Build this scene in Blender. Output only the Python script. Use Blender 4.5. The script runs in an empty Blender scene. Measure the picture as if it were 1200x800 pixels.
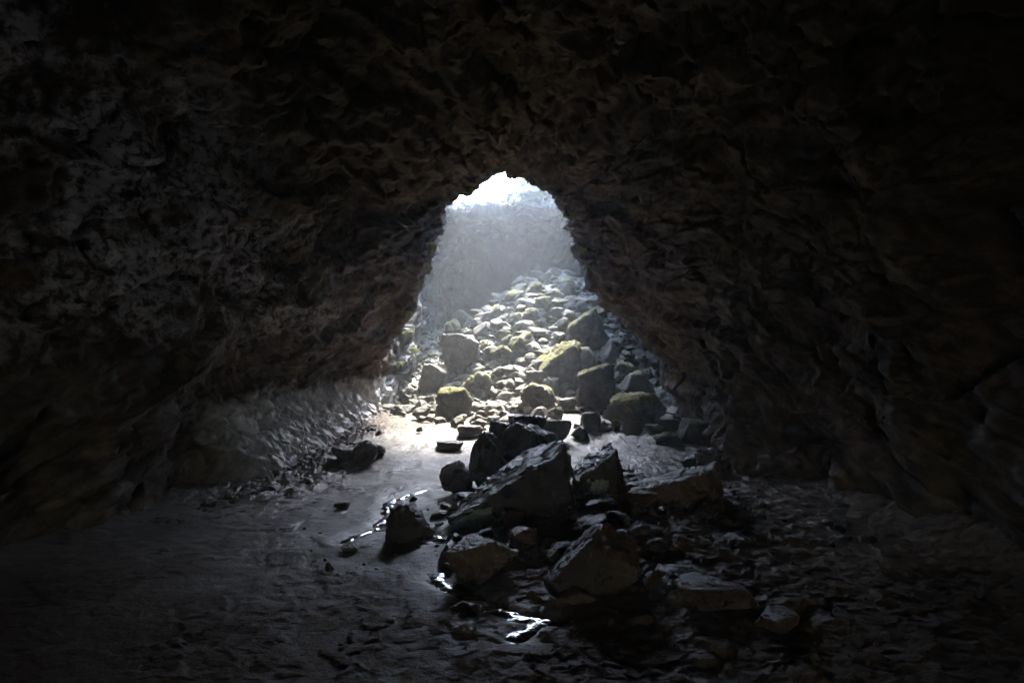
import bpy, bmesh, math, random
import numpy as np
from mathutils import Vector

# ------------------------------------------------------------------ camera, sky, sun, exposure
sc = bpy.context.scene
COL = sc.collection
CAM = np.array([0.0, 0.0, 1.6])
FPX = 800.0                                   # focal length in photograph pixels (24 mm on 36 mm)
cd = bpy.data.cameras.new('camera')
cam = bpy.data.objects.new('camera', cd); COL.objects.link(cam)
cam.location = CAM; cam.rotation_euler = (math.radians(90), 0, 0)
cd.lens = 24.0; cd.sensor_width = 36.0; cd.clip_start = 0.05; cd.clip_end = 500
sc.camera = cam

SUN_TRAVEL = Vector((-0.12, -0.90, -1.0)).normalized()
SUN_EL = math.asin(-SUN_TRAVEL.z)
SUN_AZ = math.atan2(-SUN_TRAVEL.x, -SUN_TRAVEL.y)
w = bpy.data.worlds.new('World'); sc.world = w; w.use_nodes = True
nt = w.node_tree
sky = nt.nodes.new('ShaderNodeTexSky'); sky.sky_type = 'NISHITA'; sky.sun_disc = False
sky.sun_elevation = SUN_EL; sky.sun_rotation = SUN_AZ
nt.links.new(sky.outputs[0], nt.nodes['Background'].inputs[0])
nt.nodes['Background'].inputs[1].default_value = 0.15
sl = bpy.data.lights.new('sun', 'SUN'); sl.energy = 1.05; sl.angle = math.radians(10); sl.color = (1.0, 0.93, 0.82)
sun = bpy.data.objects.new('sun', sl); COL.objects.link(sun)
sun.rotation_euler = SUN_TRAVEL.to_track_quat('-Z', 'Y').to_euler()
sun.location = (-2, 24, 20)
sc.view_settings.view_transform = 'Standard'; sc.view_settings.look = 'None'
sc.view_settings.exposure = 4.8; sc.view_settings.gamma = 1.0
sc.cycles.use_denoising = True; sc.cycles.use_adaptive_sampling = False
sc.cycles.max_bounces = 8; sc.cycles.diffuse_bounces = 4; sc.cycles.glossy_bounces = 3
sc.cycles.volume_bounces = 1; sc.cycles.transmission_bounces = 4; sc.cycles.transparent_max_bounces = 8
sc.cycles.sample_clamp_indirect = 6.0

random.seed(7)
RNG = np.random.default_rng(7)

# ------------------------------------------------------------------ noise in numpy
_perm = RNG.permutation(256).astype(np.int64)
_g = RNG.normal(size=(256, 3)); _g /= np.linalg.norm(_g, axis=1)[:, None]

def perlin(p):
    pi = np.floor(p).astype(np.int64); pf = p - pi
    u = pf * pf * pf * (pf * (pf * 6 - 15) + 10)
    out = 0.0
    for dx in (0, 1):
        hx = _perm[(pi[:, 0] + dx) & 255]
        wx = u[:, 0] if dx else 1 - u[:, 0]
        for dy in (0, 1):
            hy = _perm[(hx + pi[:, 1] + dy) & 255]
            wy = u[:, 1] if dy else 1 - u[:, 1]
            for dz in (0, 1):
                g = _g[_perm[(hy + pi[:, 2] + dz) & 255]]
                wz = u[:, 2] if dz else 1 - u[:, 2]
                d = g[:, 0] * (pf[:, 0] - dx) + g[:, 1] * (pf[:, 1] - dy) + g[:, 2] * (pf[:, 2] - dz)
                out = out + wx * wy * wz * d
    return out * 1.5

def fbm(p, oct=4, lac=2.1, gain=0.5, ridged=False):
    a, s, o = 1.0, 0.0, 0.0
    for i in range(oct):
        n = perlin(p + i * 17.3)
        o = o + a * ((1 - 2 * np.abs(n)) if ridged else n)
        s += a; a *= gain; p = p * lac
    return o / s

def facets(p, seed=0, slope=0.9):
    """rock facets: the nearest feature point gives every cell its own tilted plane; also returns crack (F2-F1)"""
    pi = np.floor(p).astype(np.int64)
    d1 = np.full(len(p), 9.0); d2 = d1.copy(); val = np.zeros(len(p))
    for dx in (-1, 0, 1):
        for dy in (-1, 0, 1):
            for dz in (-1, 0, 1):
                c = pi + np.array([dx, dy, dz])
                h = _perm[(_perm[(_perm[(c[:, 0] + seed) & 255] + c[:, 1]) & 255] + c[:, 2]) & 255]
                fp = c + 0.5 + 0.45 * _g[h]
                r = p - fp
                d = np.sqrt((r * r).sum(1))
                g = _g[(h * 7 + 31) & 255]
                v = slope * (g * r).sum(1) + 0.35 * _g[(h * 13 + 5) & 255][:, 0]
                near = d < d1
                d2 = np.where(near, d1, np.minimum(d2, d))
                val = np.where(near, v, val)
                d1 = np.where(near, d, d1)
    return val, d2 - d1

def sstep(a, b, x):
    t = np.clip((x - a) / (b - a), 0, 1); return t * t * (3 - 2 * t)

# ------------------------------------------------------------------ helpers
def mesh_np(name, verts, faces, smooth=True):
    me = bpy.data.meshes.new(name)
    verts = np.ascontiguousarray(verts, dtype=np.float32); faces = np.ascontiguousarray(faces, dtype=np.int32)
    n, k = faces.shape
    me.vertices.add(len(verts)); me.vertices.foreach_set('co', verts.ravel())
    me.loops.add(n * k); me.loops.foreach_set('vertex_index', faces.ravel())
    me.polygons.add(n)
    me.polygons.foreach_set('loop_start', np.arange(0, n * k, k, dtype=np.int32))
    me.polygons.foreach_set('use_smooth', np.full(n, smooth, dtype=bool))
    me.update(calc_edges=True); me.validate()
    return me

def obj(name, me, mat, parent=None, loc=None, rz=0.0):
    o = bpy.data.objects.new(name, me); COL.objects.link(o)
    if mat is not None and me is not None and not me.materials: me.materials.append(mat)
    if parent: o.parent = parent
    if loc is not None: o.location = loc
    if rz: o.rotation_euler[2] = rz
    return o

def tag(o, label=None, cat=None, group=None, kind=None):
    if label: o['label'] = label
    if cat: o['category'] = cat
    if group: o['group'] = group
    if kind: o['kind'] = kind
    return o

def grid_faces(nu, nv):
    i = np.arange(nu - 1)[:, None] * nv + np.arange(nv - 1)[None, :]
    i = i.ravel()
    return np.stack([i, i + 1, i + nv + 1, i + nv], 1)

# ------------------------------------------------------------------ materials
class NT:
    def __init__(self, name):
        self.m = bpy.data.materials.new(name); self.m.use_nodes = True
        self.t = self.m.node_tree; self.b = self.t.nodes['Principled BSDF']
        self.geo = self.t.nodes.new('ShaderNodeNewGeometry'); self.tc = self.t.nodes.new('ShaderNodeTexCoord')
    def link(self, a, b): self.t.links.new(a, b)
    def vec(self, src, scale=(1, 1, 1), rot=(0, 0, 0)):
        n = self.t.nodes.new('ShaderNodeMapping'); n.inputs['Scale'].default_value = scale
        n.inputs['Rotation'].default_value = rot
        self.link(src, n.inputs['Vector']); return n.outputs[0]
    def noise(self, v, scale, detail=6, rough=0.6, dist=0.0):
        n = self.t.nodes.new('ShaderNodeTexNoise'); n.inputs['Scale'].default_value = scale
        n.inputs['Detail'].default_value = detail; n.inputs['Roughness'].default_value = rough
        n.inputs['Distortion'].default_value = dist
        self.link(v, n.inputs['Vector']); return n.outputs['Fac']
    def voro(self, v, scale, feature='F1', out='Distance', rnd=1.0):
        n = self.t.nodes.new('ShaderNodeTexVoronoi'); n.feature = feature
        n.inputs['Scale'].default_value = scale; n.inputs['Randomness'].default_value = rnd
        self.link(v, n.inputs['Vector']); return n.outputs[out]
    def ramp(self, f, stops):
        n = self.t.nodes.new('ShaderNodeValToRGB'); e = n.color_ramp.elements
        while len(e) < len(stops): e.new(0.5)
        for k, (p, c) in enumerate(stops):
            e[k].position = p; e[k].color = (c, c, c, 1) if not isinstance(c, tuple) else c + (1,)
        self.link(f, n.inputs[0]); return n.outputs[0]
    def mix(self, f, a, b, mode='MIX'):
        n = self.t.nodes.new('ShaderNodeMix'); n.data_type = 'RGBA'; n.blend_type = mode
        for s, k in ((f, 0), (a, 6), (b, 7)):
            if isinstance(s, (int, float)): n.inputs[k].default_value = s if k == 0 else (s, s, s, 1)
            elif isinstance(s, tuple): n.inputs[k].default_value = s + (1,)
            else: self.link(s, n.inputs[k])
        return n.outputs[2]
    def math(self, op, a, b=0.0, clamp=False):
        n = self.t.nodes.new('ShaderNodeMath'); n.operation = op; n.use_clamp = clamp
        for k, s in enumerate((a, b)):
            if isinstance(s, (int, float)): n.inputs[k].default_value = s
            else: self.link(s, n.inputs[k])
        return n.outputs[0]
    def sep(self, v):
        n = self.t.nodes.new('ShaderNodeSeparateXYZ'); self.link(v, n.inputs[0]); return n.outputs
    def bump(self, h, strength, dist, prev=None):
        n = self.t.nodes.new('ShaderNodeBump'); n.inputs['Strength'].default_value = strength
        n.inputs['Distance'].default_value = dist; self.link(h, n.inputs['Height'])
        if prev is not None: self.link(prev, n.inputs['Normal'])
        return n.outputs[0]
    def set(self, col=None, rough=None, normal=None, spec=None):
        for s, k in ((col, 'Base Color'), (rough, 'Roughness'), (normal, 'Normal'), (spec, 'Specular IOR Level')):
            if s is None: continue
            if isinstance(s, (int, float)): self.b.inputs[k].default_value = s
            elif isinstance(s, tuple): self.b.inputs[k].default_value = s + (1,)
            else: self.link(s, self.b.inputs[k])
        return self.m

def mat_wall():
    n = NT('cave_rock'); P = n.geo.outputs['Position']
    st = n.vec(n.vec(P, (1, 1, 1), (-0.28, 0, 0)), (2.4, 0.7, 2.4))
    a = n.noise(P, 1.1, 8, 0.65); b = n.noise(st, 3.5, 7, 0.72, 0.15); c = n.noise(P, 14, 5, 0.65)
    col = n.ramp(a, [(0.3, (0.032, 0.020, 0.015)), (0.5, (0.072, 0.049, 0.033)), (0.72, (0.14, 0.096, 0.058))])
    streak = n.ramp(b, [(0.42, 0.35), (0.62, 1.6)])
    col = n.mix(0.8, col, streak, 'MULTIPLY')
    # pale mineral crust, mostly on the left wall
    x = n.sep(P)[0]; z = n.sep(P)[2]
    crust = n.math('MULTIPLY', n.ramp(n.noise(P, 0.9, 8, 0.68), [(0.44, 0.0), (0.52, 1.0)]),
                   n.ramp(n.math('MULTIPLY', x, -0.2), [(0.45, 0.0), (0.62, 1.0)]))
    crust = n.math('MULTIPLY', crust, n.ramp(n.math('MULTIPLY', z, 0.2), [(0.26, 0.0), (0.40, 1.0)]))
    crust = n.math('MULTIPLY', crust, n.ramp(n.noise(P, 9, 6, 0.7), [(0.42, 0.0), (0.55, 1.0)]))
    col = n.mix(crust, col, (0.52, 0.50, 0.56))
    pale = n.math('MULTIPLY', n.ramp(n.noise(P, 2.3, 8, 0.72), [(0.60, 0.0), (0.68, 1.0)]), n.ramp(c, [(0.45, 0.0), (0.6, 0.8)]))
    col = n.mix(pale, col, (0.24, 0.20, 0.14))
    # skylight on the left ledge, painted as pale grey low on the wall
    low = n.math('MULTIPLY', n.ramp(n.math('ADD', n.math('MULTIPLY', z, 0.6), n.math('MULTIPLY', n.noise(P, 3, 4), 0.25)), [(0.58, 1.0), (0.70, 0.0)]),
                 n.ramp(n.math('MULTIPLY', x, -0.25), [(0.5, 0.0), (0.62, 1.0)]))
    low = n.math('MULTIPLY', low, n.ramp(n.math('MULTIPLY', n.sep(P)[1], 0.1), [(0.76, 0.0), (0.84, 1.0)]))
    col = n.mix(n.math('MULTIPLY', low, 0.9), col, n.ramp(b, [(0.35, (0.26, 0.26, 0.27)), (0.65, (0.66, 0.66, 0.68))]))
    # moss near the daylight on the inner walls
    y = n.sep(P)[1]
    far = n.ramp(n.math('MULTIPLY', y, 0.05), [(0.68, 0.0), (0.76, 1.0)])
    col = n.mix(n.math('MULTIPLY', far, 0.92), col, (0.018, 0.018, 0.018))  # chamber wall painted near black to stand in for its shade
    moss = n.math('MULTIPLY', far, n.ramp(n.noise(P, 2.6, 8, 0.7), [(0.45, 0.0), (0.6, 1.0)]))
    col = n.mix(n.math('MULTIPLY', moss, 0.5), col, n.ramp(c, [(0.35, (0.03, 0.034, 0.014)), (0.65, (0.09, 0.092, 0.04))]))
    rough = n.mix(low, n.ramp(n.noise(P, 3.0, 4, 0.6), [(0.35, 0.5), (0.65, 0.85)]), n.ramp(c, [(0.35, 0.32), (0.65, 0.52)]))
    n.link(n.math('ADD', 0.35, n.math('MULTIPLY', low, 0.5)), n.b.inputs['Specular IOR Level'])
    nb = n.bump(b, 0.45, 0.04)
    nb = n.bump(n.noise(P, 26, 4, 0.7), 0.5, 0.012, nb)
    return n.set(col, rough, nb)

def mat_floor():
    n = NT('cave_floor_mud'); P = n.geo.outputs['Position']
    x, y, z = n.sep(P)[0:3]
    a = n.noise(P, 1.3, 8, 0.62); c = n.noise(P, 11, 6, 0.68)
    col = n.ramp(a, [(0.3, (0.044, 0.038, 0.032)), (0.52, (0.092, 0.082, 0.07)), (0.72, (0.14, 0.125, 0.103))])
    # dry sand washed together below the rubble
    sand = n.math('MULTIPLY', n.ramp(n.math('ADD', n.math('MULTIPLY', y, 0.05), n.math('MULTIPLY', a, 0.12)), [(0.53, 0.0), (0.64, 1.0)]),
                  n.ramp(n.math('ADD', n.math('MULTIPLY', x, -0.2), n.math('MULTIPLY', n.noise(P, 1.8, 4), 0.3)), [(0.12, 0.3), (0.42, 1.0)]))
    sand = n.math('MULTIPLY', sand, n.ramp(n.math('MULTIPLY', y, 0.05), [(0.675, 1.0), (0.71, 0.0)]))
    col = n.mix(n.math('MULTIPLY', sand, 0.8), col, n.ramp(c, [(0.35, (0.056, 0.038, 0.021)), (0.65, (0.105, 0.075, 0.045))]))
    # brown iron stained mud on the right and up front
    br = n.ramp(n.math('ADD', n.math('MULTIPLY', x, 0.12), n.math('ADD', n.math('MULTIPLY', y, -0.06), n.math('MULTIPLY', n.noise(P, 0.9, 6), 0.9))), [(0.18, 0.0), (0.42, 1.0)])
    col = n.mix(n.math('MULTIPLY', br, 0.75), col, n.ramp(c, [(0.3, (0.09, 0.052, 0.026)), (0.7, (0.28, 0.175, 0.085))]))
    col = n.mix(0.55, col, n.ramp(c, [(0.3, 0.45), (0.7, 1.5)]), 'MULTIPLY')
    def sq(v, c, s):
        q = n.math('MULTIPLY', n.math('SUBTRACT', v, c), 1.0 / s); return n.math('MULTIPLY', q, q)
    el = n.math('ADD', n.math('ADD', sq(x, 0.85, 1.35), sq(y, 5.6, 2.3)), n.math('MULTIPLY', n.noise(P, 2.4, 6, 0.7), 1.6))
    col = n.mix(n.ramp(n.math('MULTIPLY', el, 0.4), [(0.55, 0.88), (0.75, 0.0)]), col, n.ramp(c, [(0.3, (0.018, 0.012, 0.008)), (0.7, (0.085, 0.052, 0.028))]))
    # moss and lichen on the rubble
    far = n.ramp(n.math('MULTIPLY', y, 0.05), [(0.67, 0.0), (0.71, 1.0)])
    col = n.mix(n.math('MULTIPLY', far, 0.75), col, (0.06, 0.055, 0.048))
    col = n.mix(n.math('MULTIPLY', far, n.ramp(n.noise(P, 2.1, 7, 0.7), [(0.45, 0.0), (0.6, 0.8)])), col, (0.14, 0.14, 0.05))
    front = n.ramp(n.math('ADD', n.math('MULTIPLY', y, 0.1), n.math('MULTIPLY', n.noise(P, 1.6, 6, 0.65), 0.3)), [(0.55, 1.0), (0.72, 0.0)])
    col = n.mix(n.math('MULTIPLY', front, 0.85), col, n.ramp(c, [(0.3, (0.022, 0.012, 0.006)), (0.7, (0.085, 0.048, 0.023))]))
    wet = n.noise(P, 2.2, 7, 0.65)
    rough = n.ramp(wet, [(0.36, 0.22), (0.66, 0.58)])
    rough = n.mix(n.math('MULTIPLY', sand, 0.9), rough, 0.85)
    rough = n.mix(n.math('MULTIPLY', front, 0.8), rough, n.ramp(c, [(0.35, 0.45), (0.6, 0.95)]))
    n.link(n.math('SUBTRACT', 0.5, n.math('MULTIPLY', front, 0.3)), n.b.inputs['Specular IOR Level'])
    wa = n.t.nodes.new('ShaderNodeAttribute'); wa.attribute_name = 'wet'
    rough = n.mix(n.math('MULTIPLY', wa.outputs['Fac'], 0.85), rough, 0.16)
    nb = n.bump(n.noise(P, 9, 5, 0.72), 0.6, 0.03)
    nb = n.bump(n.noise(P, 55, 5, 0.72), 0.8, 0.012, nb)
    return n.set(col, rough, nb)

def mat_rock(name, dark, mid, light, rough=(0.35, 0.75), scale=1.0, lich=0.0, moss=0.0):
    n = NT(name); O = n.tc.outputs['Object']; P = n.geo.outputs['Position']
    oi = n.t.nodes.new('ShaderNodeObjectInfo')
    cv = n.t.nodes.new('ShaderNodeVectorMath'); cv.operation = 'ADD'
    n.link(P, cv.inputs[0]); n.link(O, cv.inputs[1]); V = cv.outputs[0]
    a = n.noise(V, 2.2 * scale, 8, 0.66); c = n.noise(V, 18 * scale, 6, 0.7)
    col = n.ramp(a, [(0.3, dark), (0.5, mid), (0.7, light)])
    col = n.mix(0.6, col, n.ramp(c, [(0.3, 0.5), (0.7, 1.45)]), 'MULTIPLY')
    col = n.mix(1.0, col, n.ramp(oi.outputs['Random'], [(0.0, 0.72), (1.0, 1.25)]), 'MULTIPLY')
    if lich:
        lm = n.math('MULTIPLY', n.ramp(n.noise(V, 3.0, 8, 0.7), [(0.55, 0.0), (0.62, 1.0)]), lich)
        col = n.mix(lm, col, (0.30, 0.30, 0.23))
    if moss:
        nz = n.sep(n.geo.outputs['Normal'])[2]
        mm = n.math('MULTIPLY', n.ramp(n.math('ADD', n.math('MULTIPLY', nz, 0.6), n.math('MULTIPLY', n.noise(V, 5, 7, 0.7), 0.8)), [(0.68, 0.0), (0.84, 1.0)]), moss)
        col = n.mix(mm, col, n.ramp(c, [(0.3, (0.06, 0.065, 0.02)), (0.7, (0.18, 0.175, 0.075))]))
    r = n.ramp(n.noise(V, 4.0, 6, 0.6), [(0.36, rough[0]), (0.64, rough[1])])
    nb = n.bump(n.noise(V, 7 * scale, 8, 0.72), 0.75, 0.05)
    nb = n.bump(n.noise(V, 45 * scale, 5, 0.7), 0.5, 0.010, nb)
    return n.set(col, r, nb, 0.5)

def mat_moss(name, a, b):
    n = NT(name); P = n.geo.outputs['Position']
    c = n.noise(P, 22, 6, 0.7)
    nb = n.bump(n.noise(P, 60, 5, 0.75), 1.0, 0.02)
    return n.set(n.ramp(c, [(0.3, a), (0.7, b)]), 0.9, nb, 0.2)

def mat_water():
    n = NT('running_water'); P = n.geo.outputs['Position']
    n.b.inputs['Transmission Weight'].default_value = 0.35; n.b.inputs['IOR'].default_value = 1.33
    nb = n.bump(n.noise(P, 18, 3, 0.5, 0.5), 0.6, 0.012)
    return n.set((0.05, 0.05, 0.05), 0.08, nb, 1.0)

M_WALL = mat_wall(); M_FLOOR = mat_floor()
M_GREY = mat_rock('grey_rubble_rock', (0.04, 0.035, 0.028), (0.088, 0.077, 0.06), (0.16, 0.14, 0.105), (0.5, 0.85), 1.0, 0.25, 0.35)
M_MOSSY = mat_rock('mossy_rubble_rock', (0.04, 0.037, 0.032), (0.085, 0.077, 0.064), (0.14, 0.13, 0.105), (0.55, 0.9), 1.0, 0.3, 0.9)
M_PALE = mat_rock('pale_rock', (0.07, 0.064, 0.055), (0.145, 0.132, 0.11), (0.25, 0.23, 0.19), (0.5, 0.8), 1.0, 0.3, 0.1)
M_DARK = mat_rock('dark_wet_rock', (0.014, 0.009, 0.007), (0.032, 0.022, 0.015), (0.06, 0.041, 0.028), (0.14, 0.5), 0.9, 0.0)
M_BROWN = mat_rock('brown_wet_rock', (0.030, 0.015, 0.007), (0.058, 0.031, 0.015), (0.10, 0.058, 0.029), (0.2, 0.6), 0.9, 0.0)
M_MOSS = mat_moss('moss', (0.09, 0.092, 0.03), (0.30, 0.285, 0.125))
M_LICHEN = mat_moss('lichen', (0.13, 0.14, 0.10), (0.36, 0.37, 0.29))
M_LEAF = mat_moss('fern_leaf', (0.18, 0.22, 0.05), (0.40, 0.41, 0.14))
M_WATER = mat_water()

# ------------------------------------------------------------------ the ground shape
def ground_base(x, y):
    x = np.asarray(x, float); y = np.asarray(y, float)
    h = 0.22 * sstep(7.5, 13.5, y)
    h = h + 0.32 * np.exp(-((x - 0.75) / 1.05) ** 2 - ((y - 6.1) / 1.5) ** 2)
    h = h + 0.10 * sstep(0.2, 2.5, x) * sstep(9, 5, y)
    f = 0.50 + 0.50 * sstep(-2.4, 1.2, x)
    f = f - 0.30 * sstep(2.0, 3.6, x) * sstep(20, 15, y)
    r = np.clip(y - 13.4 - 0.5 * sstep(0.5, 2.2, np.abs(x + 0.2)), 0, None)
    r = 6.4 * np.tanh((r / 6.4) ** 3) ** (1 / 3)
    h = h + f * 0.57 * (np.sqrt(r * r + 0.5) - 0.707) * 1.05
    h = h + 0.45 * sstep(2.9, 4.6, x) + 0.35 * sstep(-3.3, -4.8, x)
    return h

def pix(px, py, d):
    return np.array([CAM[0] + (px - 600) / FPX * d, CAM[1] + d, CAM[2] + (400 - py) / FPX * d])

def at(px, py):
    """distance at which the sight line through a photograph pixel meets the ground"""
    d = np.arange(2.4, 24, 0.02)
    g = ground_base(CAM[0] + (px - 600) / FPX * d, d)
    z = CAM[2] + (400 - py) / FPX * d
    k = np.nonzero(z <= g)[0]
    return float(d[k[0]]) if len(k) else 22.0

# running water: traced on the floor
STREAMS = [
    [(398, 634), (424, 624), (446, 610), (455, 601), (451, 591), (462, 584), (484, 577), (510, 570)],
    [(500, 626), (510, 630), (522, 633)],
    [(548, 652), (530, 660), (516, 668), (511, 674), (520, 681), (540, 690), (560, 702), (582, 713), (604, 720), (630, 725), (652, 727)],
    [(636, 726), (622, 733), (612, 741), (603, 746)],
]
SW = []
for s in STREAMS:
    pts = []
    for px, py in s:
        d = at(px, py); q = pix(px, py, d); pts.append(q[:2])
    pts = np.array(pts)
    t = np.linspace(0, len(pts) - 1, (len(pts) - 1) * 14 + 1)
    cur = np.stack([np.interp(t, np.arange(len(pts)), pts[:, k]) for k in (0, 1)], 1)
    for _ in range(12): cur[1:-1] = 0.25 * cur[:-2] + 0.5 * cur[1:-1] + 0.25 * cur[2:]
    cur[:, 0] += 0.016 * np.sin(np.arange(len(cur)) * 0.9) + 0.012 * np.sin(np.arange(len(cur)) * 0.37)
    SW.append(cur)
SALL = np.concatenate(SW)

def stream_dist(x, y):
    out = np.full(len(x), 9.0)
    lo, hi = SALL.min(0) - 0.4, SALL.max(0) + 0.4
    k = np.nonzero((x > lo[0]) & (x < hi[0]) & (y > lo[1]) & (y < hi[1]))[0]
    for c in np.array_split(k, 60):
        dx = x[c][:, None] - SALL[None, :, 0]; dy = y[c][:, None] - SALL[None, :, 1]
        out[c] = np.sqrt((dx * dx + dy * dy).min(1))
    return out

# ------------------------------------------------------------------ floor
def build_floor():
    py = np.linspace(860, 484, 500)
    yn = 1.6 * FPX / (py - 400)                      # rows even in the picture near the camera
    ys = np.concatenate([np.linspace(-9, yn[0] - 0.05, 50), yn[yn < 14.2], np.linspace(14.25, 25.6, 170)])
    xs = np.linspace(-5.2, 5.2, 760)
    X, Y = np.meshgrid(xs, ys); x, y = X.ravel(), Y.ravel()
    p = np.stack([x, y, np.zeros_like(x)], 1)
    h = ground_base(x, y)
    sd = stream_dist(x, y)
    calm = sstep(0.03, 0.13, sd)
    right = sstep(-0.6, 0.3, x + 0.3 * perlin(p * 1.7)) * sstep(10.5, 8, y)
    left = 1 - right
    far = sstep(12.8, 14.5, y)
    n1 = fbm(p * np.array([0.9, 0.9, 1]), 4)
    n2 = fbm(p * 3.1 + 5, 5, gain=0.55)
    fc, cr = facets(p * 4.2 + 0.5 * np.stack([n2, n1, n2], 1), 3, 0.6)
    fs, crs = facets(p * 11 + 0.3 * np.stack([n2, n1, n2], 1), 9, 0.6)
    fl, crl = facets(p * 2.6 + 0.8 * np.stack([n2, n1, n2], 1), 21, 0.5)
    h += 0.05 * n1
    h += calm * (left * (0.022 * n2 + 0.024 * np.maximum(fl, 0) * sstep(0.0, 0.1, crl) + 0.009 * fs * sstep(0.0, 0.25, n1 + 0.15))
                 + right * (0.04 * n2 + (0.06 - 0.03 * sstep(1.2, 2.4, x)) * np.maximum(fc, -0.15) * sstep(0.0, 0.08, cr) + 0.021 * fs)) * (1 - far)
    h += far * (0.12 * n2 + 0.13 * fc + 0.05 * fs)
    # crusty lumps along the foot of the left wall
    lump = sstep(-1.7, -2.5, x - 0.0) * sstep(6.2, 8, y) * sstep(14.4, 13, y)
    h += lump * (0.10 * np.clip(fc, 0, 1) + 0.05 * fs + 0.06 * n2)
    # broken crust lines across the pale floor
    for (cx, cy, sx, sy, a) in ((-1.3, 11.6, 1.3, 0.22, 0.03), (-1.2, 9.9, 0.9, 0.2, 0.03), (1.9, 10.6, 0.9, 0.3, 0.03), (-0.3, 12.3, 0.6, 0.15, 0.025)):
        m = np.exp(-((x - cx) / sx) ** 2 - ((y - cy + 0.12 * n1) / sy) ** 2)
        h += m * a * (0.4 + 0.6 * fs + 1.5 * fc)
    h -= 0.035 * np.exp(-(sd / 0.07) ** 2)
    v = np.stack([x, y, h], 1)
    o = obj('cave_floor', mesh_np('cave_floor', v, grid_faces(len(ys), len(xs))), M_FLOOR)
    at_ = o.data.attributes.new('wet', 'FLOAT', 'POINT')
    at_.data.foreach_set('value', np.exp(-(sd / 0.16) ** 2).astype(np.float32))
    tag(o, 'wet muddy cave floor rising into the rubble slope', kind='structure')
build_floor()

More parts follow.
